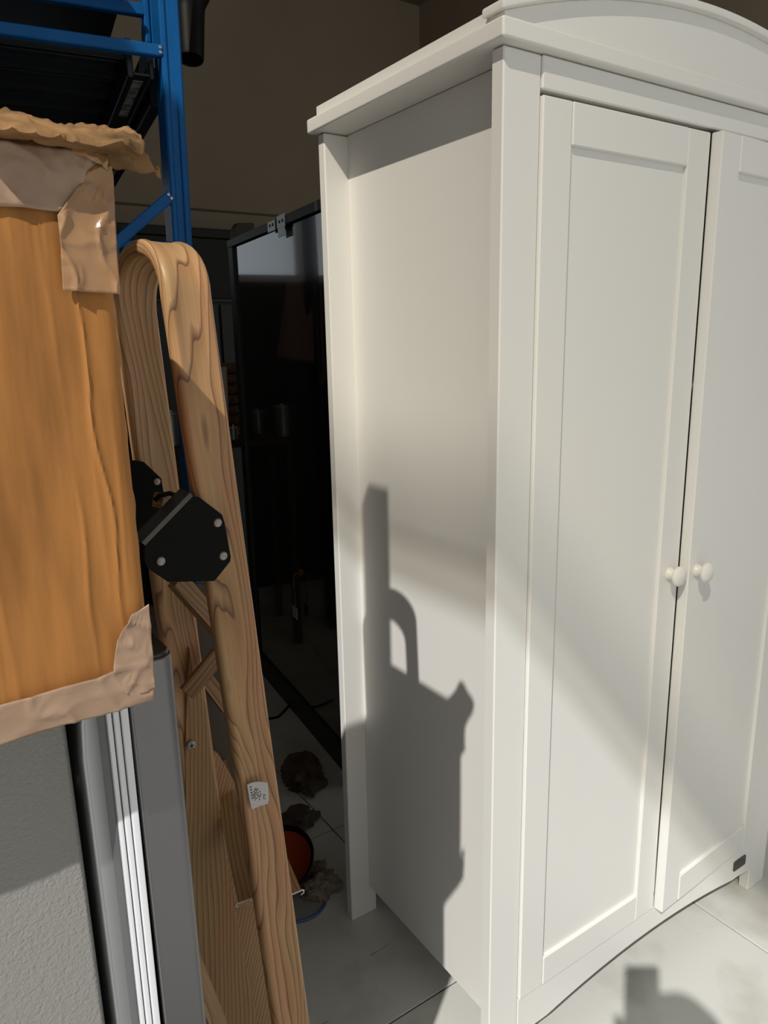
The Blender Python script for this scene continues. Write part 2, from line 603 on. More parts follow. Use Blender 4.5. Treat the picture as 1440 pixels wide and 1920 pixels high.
# ------------------------------------------------------------------ white wardrobe
W, D, H = 0.953, 0.520, 1.78
wd = thing('wardrobe', 'white painted two-door wardrobe with an arched cornice and round knobs', 'wardrobe')
B = 0.0020
for x0, x1 in ((0, 0.072), (W-0.072, W)):
    obj('front_post', box(x0, x1, 0, 0.0248, 0, H-0.0015, B, 1), M_WHITE, wd)
    obj('rear_post', box(x0, x1, 0.497, D, 0, H-0.0015, B, 1), M_WHITE, wd)
for x0, x1 in ((0.052, 0.070), (W-0.070, W-0.052)):
    obj('side_panel', box(x0, x1, 0.0248, 0.497, 0.077, H-0.001, 0.0006, 1), M_WHITE, wd)
obj('back_panel', box(0.0713, W-0.0713, 0.503, 0.511, 0.077, H-0.001), M_WHITE, wd)
obj('base_board', box(0.070, W-0.070, 0.026, 0.503, 0.140, 0.158), M_WHITE, wd)
obj('top_rail', box(0.0724, W-0.0724, -0.0030, 0.022, 1.7345, H-0.0015, B, 1), M_WHITE, wd)
# apron with a shallow arch
pts = [(0.0724, 0.1565), (W-0.0724, 0.1565), (W-0.0724, 0.062), (0.835, 0.070)]
for k in range(13):
    x = 0.80 - (0.80-0.153)*k/12
    pts.append((x, 0.0985 - 0.27*(x-W/2)**2))
pts += [(0.118, 0.070), (0.0724, 0.062)]
obj('apron', prism(pts, 'y', -0.0015, 0.020, 0.001, 1), M_WHITE, wd)
bd = obj('badge', prism([(0.799, 0.099), (0.8025, 0.0955), (0.848, 0.0955), (0.8515, 0.099), (0.8515, 0.120), (0.848, 0.1235), (0.8025, 0.1235), (0.799, 0.120)], 'y', -0.0036, -0.0014, 0.0005, 1), M_BADGE, wd)
bd['label'] = 'small dark metal maker plate'


def make_leaf(x0, x1, yf):
    """frame of stiles and rails with a recessed panel, as pieces (name, bmesh)"""
    z0, z1, sw, th = 0.1585, 1.7270, 0.0612, 0.022
    g = 0.0003
    return [('stile', box(x0, x0+sw, yf, yf+th, z0, z1, B, 1)),
            ('stile', box(x1-sw, x1, yf, yf+th, z0, z1, B, 1)),
            ('rail', box(x0+sw+g, x1-sw-g, yf-0.0008, yf+th-0.001, z1-0.0600, z1, B, 1)),
            ('rail', box(x0+sw+g, x1-sw-g, yf-0.0008, yf+th-0.001, z0, z0+0.0640, B, 1)),
            ('inset', box(x0+sw-0.004, x1-sw+0.004, yf+0.0065, yf+0.0125, z0+0.055, z1-0.055))]


def knob_bm(x, y, z):
    m = Matrix.Translation((x, y, z)) @ Matrix.Rotation(math.pi/2, 4, 'X')
    return lathe([(0, 0), (0.0125, 0), (0.0130, 0.002), (0.0125, 0.004), (0.0108, 0.006), (0.0102, 0.010), (0.0108, 0.0135), (0.0135, 0.0155),
                  (0.0175, 0.0175), (0.0196, 0.0205), (0.0198, 0.0235), (0.0175, 0.0270), (0.0120, 0.0295), (0.005, 0.0306), (0, 0.0308)], m, 32)


def build_door(x0, x1, yf, hinge_x, ang, kx, kz):
    parts = make_leaf(x0, x1, yf)
    piv = Matrix.Translation((hinge_x, yf+0.022, 0)) @ Matrix.Rotation(ang, 4, 'Z') @ Matrix.Translation((-hinge_x, -(yf+0.022), 0))
    root = None
    for nm, bm in parts[::-1]:
        bmesh.ops.transform(bm, matrix=piv, verts=bm.verts[:])
        if root is None:
            root = obj('door', bm, M_WHITE, wd)
        else:
            obj(nm, bm, M_WHITE, root)
    kb = knob_bm(kx, yf, kz)
    bmesh.ops.transform(kb, matrix=piv, verts=kb.verts[:])
    obj('knob', kb, M_KNOB, root)


build_door(0.0726, 0.4760, -0.0050, 0.0726, 0.0, 0.4470, 0.9400)
build_door(0.4785, W-0.0728, -0.0050, W-0.0728, 0.050, 0.5050, 0.9400)
# cornice, frieze and arched pediment
obj('cornice', box(-0.0185, W+0.0185, -0.0185, 0.530, H, 1.806, 0.004, 3), M_WHITE, wd)
for x0, x1 in ((0.001, 0.021), (W-0.021, W-0.001)):
    obj('frieze', box(x0, x1, 0.0205, 0.524, 1.806, 1.830, 0.0012), M_WHITE, wd)


def arch_z(x):
    return 1.9000 - 0.353*(x-W/2)**2


pts = [(0.0, 1.806), (W, 1.806)] + [(W - W*k/40, arch_z(W - W*k/40)) for k in range(41)]
obj('pediment', prism(pts, 'y', 0.0, 0.020, 0.001, 1), M_WHITE, wd)
pts = [(-0.013 + (W+0.026)*k/40, arch_z(-0.013 + (W+0.026)*k/40)) for k in range(41)]
pts += [(p[0], p[1]+0.0125) for p in pts[::-1]]
obj('pediment_cap', prism(pts, 'y', -0.012, 0.032, 0.003, 2), M_WHITE, wd)

# ------------------------------------------------------------------ grey fridge under the box
FT = 1.139
fr = thing('grey_fridge', 'grey fridge with a leather-grained front, under the cardboard box', 'fridge')
obj('body', box(-1.25, -0.684, -0.157, 0.42, 0.03, FT-0.001, 0.004), M_FRIDGE, fr)
obj('door', box(-1.25, -0.6762, -0.212, -0.162, 0.05, FT, 0.0045, 3), M_FRIDGE, fr)
obj('gasket', box(-1.24, -0.690, -0.162, -0.157, 0.06, FT-0.01), M_BLACKPL, fr)
for xx in (-1.2, -0.74):
    for yy in (-0.15, 0.25):
        f_ = lathe([(0, 0), (0.018, 0), (0.018, 0.008), (0.01, 0.012), (0.01, 0.03), (0, 0.03)], Matrix.Translation((xx, yy, 0)), 12)
        obj('foot', f_, M_BLACKPL, fr)
h_ = bmesh.new()
bx(h_, -0.6780, -0.6715, -0.170, -0.160, 1.000, 1.010, 0.001, 1)
obj('hinge_clip', h_, M_CUT, fr)

# ------------------------------------------------------------------ silver fridge turned sideways
sf = thing('silver_fridge', 'silver grey fridge turned sideways with white gasket strips, beside the grey fridge', 'fridge')


def rounded(x0, x1, y0, y1, z0, z1, rx_list, n=6):
    """plan outline with its own radius per corner (x0y0, x1y0, x1y1, x0y1)"""
    pts = []
    for (cx, cy, a0), r in zip(((x0, y0, math.pi), (x1, y0, 1.5*math.pi), (x1, y1, 0), (x0, y1, 0.5*math.pi)), rx_list):
        ox = cx + (r if cx == x0 else -r)
        oy = cy + (r if cy == y0 else -r)
        for k in range(n+1):
            a = a0 + 0.5*math.pi*k/n
            pts.append((ox + r*math.cos(a), oy + r*math.sin(a)))
    return prism(pts, 'z', z0, z1, 0.001, 1)


obj('door', rounded(-0.6300, -0.5885, -0.240, 0.20, 0.04, FT-0.004, (0.003, 0.011, 0.011, 0.003), 8), M_SILVER, sf)
cp = obj('door_cap', rounded(-0.6285, -0.5905, -0.2375, 0.197, FT-0.005, FT, (0.003, 0.010, 0.010, 0.003), 8), M_TRIM, sf)
cp['label'] = 'dark glossy top cap'
obj('cap_edging', rounded(-0.6295, -0.5895, -0.239, 0.199, FT-0.0075, FT-0.0045, (0.003, 0.0105, 0.0105, 0.003), 8), M_TRIMEDGE, sf)
for k, (a, b_) in enumerate(((-0.6375, -0.6315), (-0.6432, -0.6385), (-0.6482, -0.6442))):
    # the strips lean: further left towards the floor
    g_ = bmesh.new()
    bx(g_, a, b_, -0.2415+0.002*k, 0.19, 0.05, FT-0.012, 0.0012, 2)
    for v in g_.verts:
        v.co.x += 0.0065*(v.co.z-1.1)
    go = obj('gasket_strip', g_, M_GASKET, sf)
gb = bmesh.new()
bx(gb, -0.6495, -0.630, -0.2335, -0.195, 0.05, FT-0.014)
for v in gb.verts:
    v.co.x += 0.0065*(v.co.z-1.1)
obj('gasket_backing', gb, M_TRIMEDGE, sf)
# cabinet behind, its near edge rounded, its top corner dropping
pts = [(-0.6690, 0.03), (-0.6300, 0.03), (-0.6300, 1.110), (-0.650, 1.107), (-0.660, 1.097), (-0.6655, 1.075), (-0.668, 1.04)]
cb = prism(pts, 'y', -0.200, 0.20, 0.0075, 5)
obj('cabinet', cb, M_SILVER2, sf)

# ------------------------------------------------------------------ cardboard box
YB = -0.320
bxo = thing('cardboard_box', 'large worn brown cardboard box with wrinkled brown tape, on top of the grey fridge', 'box')
BX0, BX1, BY1, BZ0, BZ1 = -1.10, -0.6270, -0.070, FT+0.0012, 1.512


def card_disp(x, z):
    ph_ = x*300 + 3.4*noise.noise(Vector((x*20, 0, z*4.5))) + 1.5*noise.noise(Vector((x*34, 3, z*16)))
    g_ = max(0.0, 0.15 + 1.5*noise.noise(Vector((x*24, 2, z*6))))
    w = -0.0023*(1-abs(math.sin(ph_*0.5)))**3.2 * g_
    ph2 = x*520 + 4.0*noise.noise(Vector((x*25, 9, z*5)))
    w -= 0.0005*(1-abs(math.sin(ph2*0.5)))**3 * max(0.0, noise.noise(Vector((x*15, 12, z*7)))+0.2)*2
    w += 0.0006*noise.noise(Vector((x*70, 7, z*14))) + 0.0030*noise.noise(Vector((x*13, 5, z*6)))
    e = min(1, max(0, (BX1-x)/0.012))
    return w*e + 0.012*(1-math.sqrt(max(0, 1-(1-e)**2)))


bm = bmesh.new()
nx, nz = 420, 130
F = [[bm.verts.new((BX0+(BX1-BX0)*i/nx + (0.0035*noise.noise(Vector((9, 1, j*0.11))) if i == nx else 0), YB+card_disp(BX0+(BX1-BX0)*i/nx, BZ0+(BZ1-BZ0)*j/nz), BZ0+(BZ1-BZ0)*j/nz)) for i in range(nx+1)] for j in range(nz+1)]
for j in range(nz):
    for i in range(nx):
        bm.faces.new((F[j][i], F[j][i+1], F[j+1][i+1], F[j+1][i]))
bv = [bm.verts.new((x, BY1, z)) for x, z in ((BX0, BZ0), (BX1, BZ0), (BX1, BZ1), (BX0, BZ1))]
bm.faces.new([F[j][nx] for j in range(nz+1)] + [bv[2], bv[1]])
bm.faces.new([F[j][0] for j in range(nz, -1, -1)] + [bv[0], bv[3]])
bm.faces.new([F[0][i] for i in range(nx, -1, -1)] + [bv[0], bv[1]])
bm.faces.new([F[nz][i] for i in range(nx+1)] + [bv[2], bv[3]])
bm.faces.new((bv[1], bv[0], bv[3], bv[2]))
obj('carton', bm, M_CARD, bxo, ang=50)


def patch(name, lines, m, amp=0.0015, nu=46, nv=8, freq=34.0, seed=0.0, th=0.0004):
    P_ = [[at_y(a, b_, YB-0.0042-(c_ if len(q) else 0)) for a, b_, c_ in [(w_+(0,))[:3] for w_ in q]] for q in lines]
    return solid(obj(name, ruled(P_, nu, nv, amp, freq, seed), m, bxo, ang=60), th)


patch('tape', [[(-60, 262), (0, 264), (60, 272), (120, 280), (170, 287), (206, 292)],
               [(-60, 310), (0, 312), (60, 322), (110, 326), (150, 320), (200, 330)],
               [(-60, 385), (0, 387), (50, 390), (90, 395), (118, 398), (132, 372)]], M_TAPE2, 0.0022, seed=2.0)
patch('tape', [[(168, 318), (182, 305), (196, 296), (206, 300), (211, 330)],
               [(107, 404), (125, 405), (150, 408), (185, 410), (216, 412)],
               [(113, 470), (130, 472), (160, 474), (190, 476), (220, 478)],
               [(118, 545), (140, 546), (165, 548), (195, 550), (224, 552)]], M_TAPE, 0.0030, 36, 12, 38.0, seed=5.0)
patch('tape', [[(-60, 1348), (0, 1322), (60, 1304), (120, 1286), (180, 1270), (212, 1258), (250, 1262), (284, 1240)],
               [(-60, 1382), (0, 1362), (60, 1348), (120, 1330), (180, 1316), (240, 1298), (286, 1276)],
               [(-60, 1414), (0, 1394), (60, 1376), (120, 1359), (180, 1344), (240, 1326), (289, 1312)]], M_TAPE2, 0.0022, 60, 8, 30.0, seed=9.0)
patch('tape', [[(246, 1152, .001), (258, 1147, .001), (268, 1140, .001), (279, 1132, .001)],
               [(219, 1200, .001), (240, 1198, .001), (262, 1194, .001), (283, 1190, .001)],
               [(210, 1262, .001), (236, 1258, .001), (264, 1252, .001), (287, 1246, .001)],
               [(236, 1300, .001), (254, 1303, .001), (272, 1300, .001), (291, 1290, .001)]], M_TAPE2, 0.0024, 30, 10, 40.0, seed=13.0)


def lip(lines, m, amp, seed, nu=110, nv=8, th=0.003, name='top_flap'):
    P_ = [[at_y(a, b_, y_) for a, b_, y_ in q] for q in lines]
    return solid(obj(name, ruled(P_, nu, nv, amp, 40, seed, Vector((0.2, -0.7, 0.6))), m, bxo, ang=60), th)


lip([[(-60, 228, -.27), (0, 213, -.27), (40, 216, -.275), (85, 229, -.28), (120, 240, -.285), (165, 243, -.29), (205, 250, -.29), (235, 248, -.29), (262, 262, -.295)],
     [(-60, 240, -.33), (0, 226, -.33), (40, 232, -.33), (85, 242, -.33), (120, 252, -.33), (165, 258, -.33), (205, 262, -.33), (235, 262, -.33), (266, 276, -.33)],
     [(-60, 252, -.343), (0, 244, -.343), (40, 252, -.343), (85, 260, -.343), (120, 266, -.343), (165, 272, -.342), (205, 276, -.342), (235, 278, -.34), (264, 296, -.335)],
     [(-60, 262, -.326), (0, 255, -.326), (40, 262, -.326), (85, 270, -.326), (120, 276, -.326), (165, 282, -.326), (205, 290, -.326), (225, 294, -.326), (238, 302, -.322)]],
    M_CARDTOP, 0.0034, 3.0)
lip([[(196, 284, -.33), (225, 282, -.332), (250, 278, -.332), (268, 282, -.33)],
     [(200, 306, -.328), (230, 304, -.33), (262, 302, -.328), (285, 312, -.322)],
     [(206, 322, -.322), (236, 318, -.32), (268, 327, -.318), (299, 339, -.312)]], M_CARDTOP, 0.005, 8.0, 30, 6, 0.002, 'torn_corner')
patch('tape_crease', [[(135, 272, .002), (160, 275, .003), (185, 283, .004), (206, 296, .003)], [(134, 284, .002), (160, 290, .005), (182, 296, .006), (200, 312, .003)],
                      [(150, 294, .001), (168, 300, .003), (184, 308, .003), (202, 322, .001)]], M_TAPE, 0.004, 24, 6, 60, 21.0)

tc2 = thing('tall_shadow_block', 'unseen tall narrow block added on the cardboard box to cast a shadow', 'box')  # unseen stand-in, added to cast the tall narrow shadow on the side panel
obj('body', box(-0.902, -0.858, -0.240, -0.165, 1.5128, 2.165, 0.003), M_CARD, tc2)
obj('top_flap', box(-0.901, -0.859, -0.239, -0.204, 2.166, 2.168), M_CARD, tc2)
obj('top_flap', box(-0.901, -0.859, -0.202, -0.166, 2.166, 2.168), M_CARD, tc2)

# ------------------------------------------------------------------ folded garden chair of wood-print profile
ch = thing('folded_garden_chair', 'folded garden chair with bent wood-grain hoop legs and black octagonal brackets', 'chair')
prof = []
w2, t2, r_ = 0.0272, 0.0088, 0.0070
for cx, cy, a0 in ((w2-r_, t2-r_, 0), (-(w2-r_), t2-r_, 0.5*math.pi), (-(w2-r_), -(t2-r_), math.pi), (w2-r_, -(t2-r_), 1.5*math.pi)):
    for k in range(6):
        a = a0 + 0.5*math.pi*k/5
        prof.append((cx + r_*math.cos(a), cy + r_*math.sin(a)))
# shallow recess between the rounded edge beads of both broad faces
np_ = []
for i, p in enumerate(prof):
    np_.append(p)
    if i == 5:
        np_ += [(w2-r_-0.004, t2-0.0015), (0, t2-0.0022), (-(w2-r_-0.004), t2-0.0015)]
    if i == 17:
        np_ += [(-(w2-r_-0.004), -(t2-0.0015)), (0, -(t2-0.0022)), ((w2-r_-0.004), -(t2-0.0015))]
prof = np_
Wd = Vector((0.985, 0.174, 0)).normalized()
Fn = Vector((-0.174, 0.985, 0)).normalized()    # away from the camera
near_foot, near_top = Vector((-0.3927, -0.0625, 0.012)), Vector((-0.4907, -0.0625, 1.440))
far_foot, far_top = Vector((-0.440, 0.103, 0.012)), Vector((-0.4995, 0.0985, 1.430))
path, wds, nds = [], [], []
for k in range(25):
    path.append(near_foot.lerp(near_top, k/24))
    wds.append(Wd)
    nds.append(-Fn)
for k in range(1, 20):
    a = math.pi*k/20
    path.append(near_top.lerp(far_top, 0.5-0.5*math.cos(a)) + Vector((0, 0, 0.059*math.sin(a)**0.85)))
    wds.append(Wd)
    nds.append((-Fn*math.cos(a) + Vector((0, 0, 1))*math.sin(a)).normalized())
for k in range(25):
    path.append(far_top.lerp(far_foot, k/24))
    wds.append(Wd)
    nds.append(Fn)
hp = obj('hoop_frame', sweep(path, wds, nds, prof), M_WOOD, ch, ang=50)


def flat_octagon(name, px, y, th, m, parent):
    P_ = [at_y(a, b_, y) for a, b_ in px]
    return obj(name, prism([(p.x, p.z) for p in P_], 'y', y, y+th, 0.0012, 2), m, parent)


YN = -0.079
pl_px = [(359.6, 930), (375, 933), (417, 965), (422, 980), (433.5, 1043.5), (432.5, 1053), (403, 1090), (316, 1092), (275, 1064), (270, 1050), (271, 1024)]
pt = flat_octagon('bracket', pl_px, YN-0.006, 0.005, M_BLACKPL, ch)
pt['label'] = 'black octagonal hinge plate on the near leg'
for a, b_ in ((407.5, 980), (418, 1042), (301, 1052)):
    p = at_y(a, b_, YN-0.006)
    m = Matrix.Translation(p) @ Matrix.Rotation(math.pi/2, 4, 'X')
    obj('rivet', lathe([(0.0050, -0.002), (0.0052, 0.0004), (0.0042, 0.0022), (0.002, 0.0030), (0, 0.0032)], m, 20), M_RIVET, pt)
# flange along the bracket's upper edge
A_, B_ = at_y(271, 1022, YN-0.006), at_y(361, 929, YN-0.006)
dv = (B_-A_).normalized()
nv_ = Vector((-dv.z, 0, dv.x))
pr = [(-0.0005, -0.001), (0.0045, -0.001), (0.0045, 0.030), (-0.0005, 0.030)]
fb = sweep([A_, B_], [nv_]*2, [Vector((0, 1, 0))]*2, pr)
obj('bracket_flange', fb, M_BADGE, ch)
# far bracket on the far leg
far_px = [(232, 862), (256, 864), (270, 866), (303, 897), (307.5, 924), (309, 960), (300, 985), (262, 1000), (232, 1000)]
pf = flat_octagon('bracket', far_px, 0.078, 0.005, M_BLACKPL, ch)
p = at_y(294, 903, 0.078)
obj('rivet', lathe([(0.0044, -0.002), (0.0046, 0.0004), (0.0038, 0.002), (0, 0.003)], Matrix.Translation(p) @ Matrix.Rotation(math.pi/2, 4, 'X'), 18), M_RIVET, pf)
# spreader bar end between the brackets
obj('spreader_bar', sweep([at_d(296, 938, 0.795), at_d(342, 950, 0.87)], [Vector((0.3, 0.2, 0.9)).normalized()]*2, [Vector((-0.6, 0.7, 0.2)).normalized()]*2,
                          [(-0.008, -0.006), (0.008, -0.006), (0.009, 0), (0.008, 0.006), (-0.008, 0.006)]), M_WOOD3, ch)
obj('spreader_cap', tube([at_d(290, 938, 0.79), at_d(300, 929, 0.79), at_d(318, 925, 0.80), at_d(334, 931, 0.81)], 0.0028, 8), M_BLACKPL, ch)
# screw on the far leg
p = at_y(358.5, 1397, 0.0845)
m = Matrix.Translation(p) @ Matrix.Rotation(math.pi/2, 4, 'X')
sc_ = obj('screw', lathe([(0.0062, -0.004), (0.0062, 0.001), (0.0045, 0.0022), (0, 0.0024)], m, 20), M_RIVET, ch)
cr_ = bmesh.new()
bx(cr_, p.x-0.0032, p.x+0.0032, p.y-0.0030, p.y-0.0015, p.z-0.0007, p.z+0.0007)
bx(cr_, p.x-0.0007, p.x+0.0007, p.y-0.0030, p.y-0.0015, p.z-0.0032, p.z+0.0032)
obj('cross_slot', cr_, M_INK, sc_)


def slat(p0, p1, wv, nv2, wdt, th, m, name='slat', u0=0.0):
    d = (p1-p0).normalized()
    wv = (wv - d*wv.dot(d)).normalized()
    n_ = d.cross(wv).normalized()
    h = th/2
    a = wdt/2
    pr = [(-a, -h), (a, -h), (a+0.001, 0), (a, h), (-a, h), (-a-0.001, 0)]
    return obj(name, sweep([p0, p1], [wv]*2, [n_]*2, pr, u0), m, ch)


X_ = Vector((1, 0, 0))
def plate(name, px, y, th, m, turn=0.0, u0=0.0):
    """flat board standing in the plane y, grain turned by an angle"""
    P_ = [at_y(a, b_, y) for a, b_ in px]
    bm = prism([(p.x, p.z) for p in P_], 'y', y, y+th, 0.0015, 2)
    uv = bm.loops.layers.uv.new('UVMap')
    c_, s_ = math.cos(turn), math.sin(turn)
    for f in bm.faces:
        for lp in f.loops:
            x, z = lp.vert.co.x + lp.vert.co.y*0.5, lp.vert.co.z
            lp[uv].uv = (u0 + z*c_ + x*s_, x*c_ - z*s_)
    return obj(name, bm, m, ch)


plate('seat_rail', [(356, 1215), (370, 1297), (386, 1317), (391, 1365), (396, 1417), (440, 1700), (500, 2010), (392, 2010), (352, 1640), (346, 1420), (351, 1300)], 0.0875, 0.012, M_WOOD2, 0.06, 0.3)
plate('back_panel', [(338, 1095), (460, 1095), (486, 1440), (460, 1490), (405, 1470), (350, 1300)], 0.160, 0.008, M_BROWNBD, 0.0, 0.3)
plate('side_board', [(394, 1405), (400, 1411), (409, 1413), (424, 1438), (470, 1520), (500, 1700), (440, 1700), (404, 1500)], 0.112, 0.010, M_WOOD2, 0.32, 1.7)
plate('side_board', [(425, 1640), (470, 1640), (520, 1760), (560, 2010), (470, 2010)], 0.130, 0.010, M_WOOD2, 0.30, 2.9)
# seat slats: hollow profiles with white cut ends


def hollow_slat(e_px, far_px, d0, d1, wpx, mir):
    p0, p1 = at_d(*e_px, d0), at_d(*far_px, d1)
    d = (p1-p0).normalized()
    wv = (CR - d*CR.dot(d)).normalized()
    n_ = d.cross(wv).normalized()
    if n_.z < 0:
        n_ = -n_
    a = wpx*d0/FPX/2
    s = -1 if mir else 1
    t_ = 0.0016
    top = [(-a, 0), (a, 0), (a, -t_), (-a, -t_)]
    o = obj('seat_slat', sweep([p0, p1], [wv]*2, [n_]*2, top, 0.4), M_WOOD2, ch)
    # folded lip and web, in cut metal white at the end
    lipm = tube([p0 + wv*s*(-a), p0 + wv*s*(-a-0.0035) - n_*0.003, p0 + wv*s*(-a-0.0030) - n_*0.008, p0 + wv*s*(-a+0.001) - n_*0.010], 0.0011, 6)
    obj('cut_end', lipm, M_CUT, o)
    web = tube([p0 + wv*s*(a*0.0), p0 + wv*s*(a*0.35) - n_*0.010, p0 + wv*s*(a*0.5) - n_*0.018, p0 + wv*s*(a*0.45) - n_*0.026], 0.0011, 6)
    obj('cut_end', web, M_CUT, o)
    bar = tube([p0 - wv*a - n_*0.0008, p0 + wv*a - n_*0.0008], 0.0012, 6)
    obj('cut_end', bar, M_CUT, o)
    wb = sweep([p0, p1], [wv]*2, [n_]*2, [(s*a*0.05, -0.001), (s*a*0.5, -0.022), (s*a*0.5+0.0015*s, -0.022), (s*a*0.05+0.0015*s, -0.001)])
    obj('web', wb, M_WOOD3, o)
    return o


hollow_slat((466, 1686), (408, 1425), 0.975, 1.13, 40, False)
hollow_slat((548, 1676), (500, 1560), 1.03, 1.12, 36, True)
# crossing stays behind the brackets
slat(at_d(330, 1085, 0.90), at_d(412, 1180, 0.97), CU, None, 0.024, 0.012, M_WOOD3, 'stay', 0.2)
slat(at_d(350, 1300, 0.97), at_d(420, 1215, 1.0), CU, None, 0.022, 0.010, M_WOOD3, 'stay', 0.6)
slat(at_d(350, 1225, 1.04), at_d(425, 1325, 1.08), CU, None, 0.020, 0.010, M_WOOD3, 'stay', 1.1)
slat(at_d(350, 1775, 0.97), at_d(425, 1960, 1.05), X_, None, 0.022, 0.012, M_WOOD, 'stay', 2.1)

# price-style label on the near leg (its print is too small to read)
lp = [at_y(a, b_, -0.0800) for a, b_ in ((463.5, 1472), (472, 1468), (485, 1466), (502, 1468), (504, 1500), (502, 1507), (486, 1512), (472, 1518), (468, 1500))]
lb = obj('sticker', prism([(p.x, p.z) for p in lp], 'y', -0.0800, -0.0785), M_LABEL, ch, smooth=False)
lb['label'] = 'small white torn sticker with fine black print'
ink = bmesh.new()
for row in range(9):
    for k in range(7):
        if random.random() < 0.25:
            continue
        a = 476 + row*2.7
        b_ = 1478 + row*0.8 + k*3.5 + random.uniform(-.6, .6)
        if b_ > 1500 or (k < 2 and row > 4):
            continue
        p = at_y(a, b_, -0.0803)
        bx(ink, p.x-0.0006, p.x+0.0005, -0.0803, -0.0799, p.z-0.0010*random.uniform(.5, 1), p.z+0.0008)
for k in range(5):
    p = at_y(470+k*.9, 1476+k*5.2, -0.0803)
    bx(ink, p.x-0.0012, p.x+0.0012, -0.0803, -0.0799, p.z-0.0007, p.z+0.0007)
po = obj('print', ink, M_INK, lb, smooth=False)

# ------------------------------------------------------------------ blue rack
RK = (-0.2341, 0.6511, 0.0)
rk = thing('blue_rack', 'blue steel storage rack with a dark shelf, behind the cardboard box', 'shelving rack', RK, -0.14)
LEAN = 0.020


def upright(x, y, wdt=0.037, dep=0.045, z1=2.65):
    hw = wdt/2
    pr = [(-hw, dep), (-hw, 0.003), (-hw+0.003, 0), (-hw+0.009, 0), (-hw+0.012, 0.004), (hw-0.014, 0.004), (hw-0.011, 0), (hw-0.003, 0), (hw, 0.003), (hw, dep),
          (hw-0.002, dep), (hw-0.002, 0.006), (-hw+0.002, 0.006), (-hw+0.002, dep)]
    bm = bmesh.new()
    A, Bq = [], []
    for px_, py_ in pr:
        A.append(bm.verts.new((x+px_+LEAN*(0-1.736), y+py_, 0)))
        Bq.append(bm.verts.new((x+px_+LEAN*(z1-1.736), y+py_, z1)))
    bm.faces.new(A)
    bm.faces.new(Bq[::-1])
    for i in range(len(pr)):
        j = (i+1) % len(pr)
        bm.faces.new((A[i], Bq[i], Bq[j], A[j]))
    return bm


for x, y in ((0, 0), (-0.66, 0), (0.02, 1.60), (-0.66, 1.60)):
    obj('upright', upright(x, y, dep=0.075), M_BLUE if y < 1 else M_SHELF, rk, ang=20)  # rear pair is the same blue rack, its shade put into a near-black colour
ub = upright(-0.0155, 0.10, 0.026)
bmesh.ops.bisect_plane(ub, geom=ub.verts[:]+ub.edges[:]+ub.faces[:], plane_co=(0, 0, 1.945), plane_no=(0, 0, -1), clear_outer=True)
obj('upper_post', ub, M_BLUE, rk, ang=20)


def strut(x0, z0, x1, z1, hgt, y0, th=0.014, bolts=True):
    d = Vector((x1-x0, 0, z1-z0)).normalized()
    n_ = Vector((-d.z, 0, d.x))
    pr = [(-hgt/2, 0), (-hgt/2+0.002, -0.002), (hgt/2-0.002, -0.002), (hgt/2, 0), (hgt/2, th), (-hgt/2, th)]
    o = obj('strut', sweep([Vector((x0, y0, z0)), Vector((x1, y0, z1))], [n_]*2, [Vector((0, 1, 0))]*2, pr), M_BLUE, rk, ang=20)
    if bolts:
        for s in (-1, 1):
            p = Vector((x1, y0, z1)) - d*0.004 + n_*s*hgt*0.2
            obj('bolt', lathe([(0.0030, 0), (0.0030, 0.003), (0, 0.0036)], Matrix.Translation(p + Vector((0, -0.002, 0))) @ Matrix.Rotation(math.pi/2, 4, 'X'), 6), M_BOLT, o)
    return o


strut(-0.66, 1.922, -0.013, 1.922, 0.0200, 0.002)
strut(-0.34, 1.405, -0.018, 1.672, 0.0205, 0.002)
strut(-0.66, 1.582, -0.022, 1.582, 0.0140, 0.014, bolts=False)
strut(-0.66, 2.024, -0.014, 2.024, 0.021, 0.103, bolts=False)
strut(-0.66, 1.108, -0.060, 1.108, 0.02, 0.002, bolts=False)
# shelf panels with folded ribs, carried by long beams
for k in range(9):
    y0 = 0.05 + k*0.118
    pb = bmesh.new()
    bx(pb, -0.66, -0.075, y0, y0+0.114, 1.934, 1.938)
    bx(pb, -0.66, -0.075, y0, y0+0.006, 1.914, 1.936, 0.001, 1)
    bx(pb, -0.66, -0.075, y0+0.108, y0+0.114, 1.914, 1.936, 0.001, 1)
    bx(pb, -0.66, -0.075, y0+0.050, y0+0.058, 1.924, 1.936, 0.002, 1)
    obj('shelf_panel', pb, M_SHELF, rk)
for x in (-0.075, -0.66):
    lb_ = bmesh.new()
    bx(lb_, x, x+0.012, 0.03, 1.14, 1.880, 1.945, 0.002, 1)
    bx(lb_, x+0.012, x+0.040, 0.03, 1.14, 1.884, 1.888)
    bx(lb_, x+0.040, x+0.050, 0.03, 1.14, 1.880, 1.945, 0.002, 1)
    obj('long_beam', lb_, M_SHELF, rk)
obj('residue', box(-0.061, -0.043, 0.06, 0.30, 1.8825, 1.8838), M_STICK, rk)['label'] = 'torn pale sticker left on the beam'
obj('shelf_side', box(-0.022, 0.004, 0.12, 1.0, 1.86, 1.93, 0.003, 1), M_SHELF, rk)
for k in range(4):
    obj('shelf_panel', box(-0.64, -0.06, 0.06+k*0.27, 0.32+k*0.27, 2.040, 2.046), M_SHELF, rk)

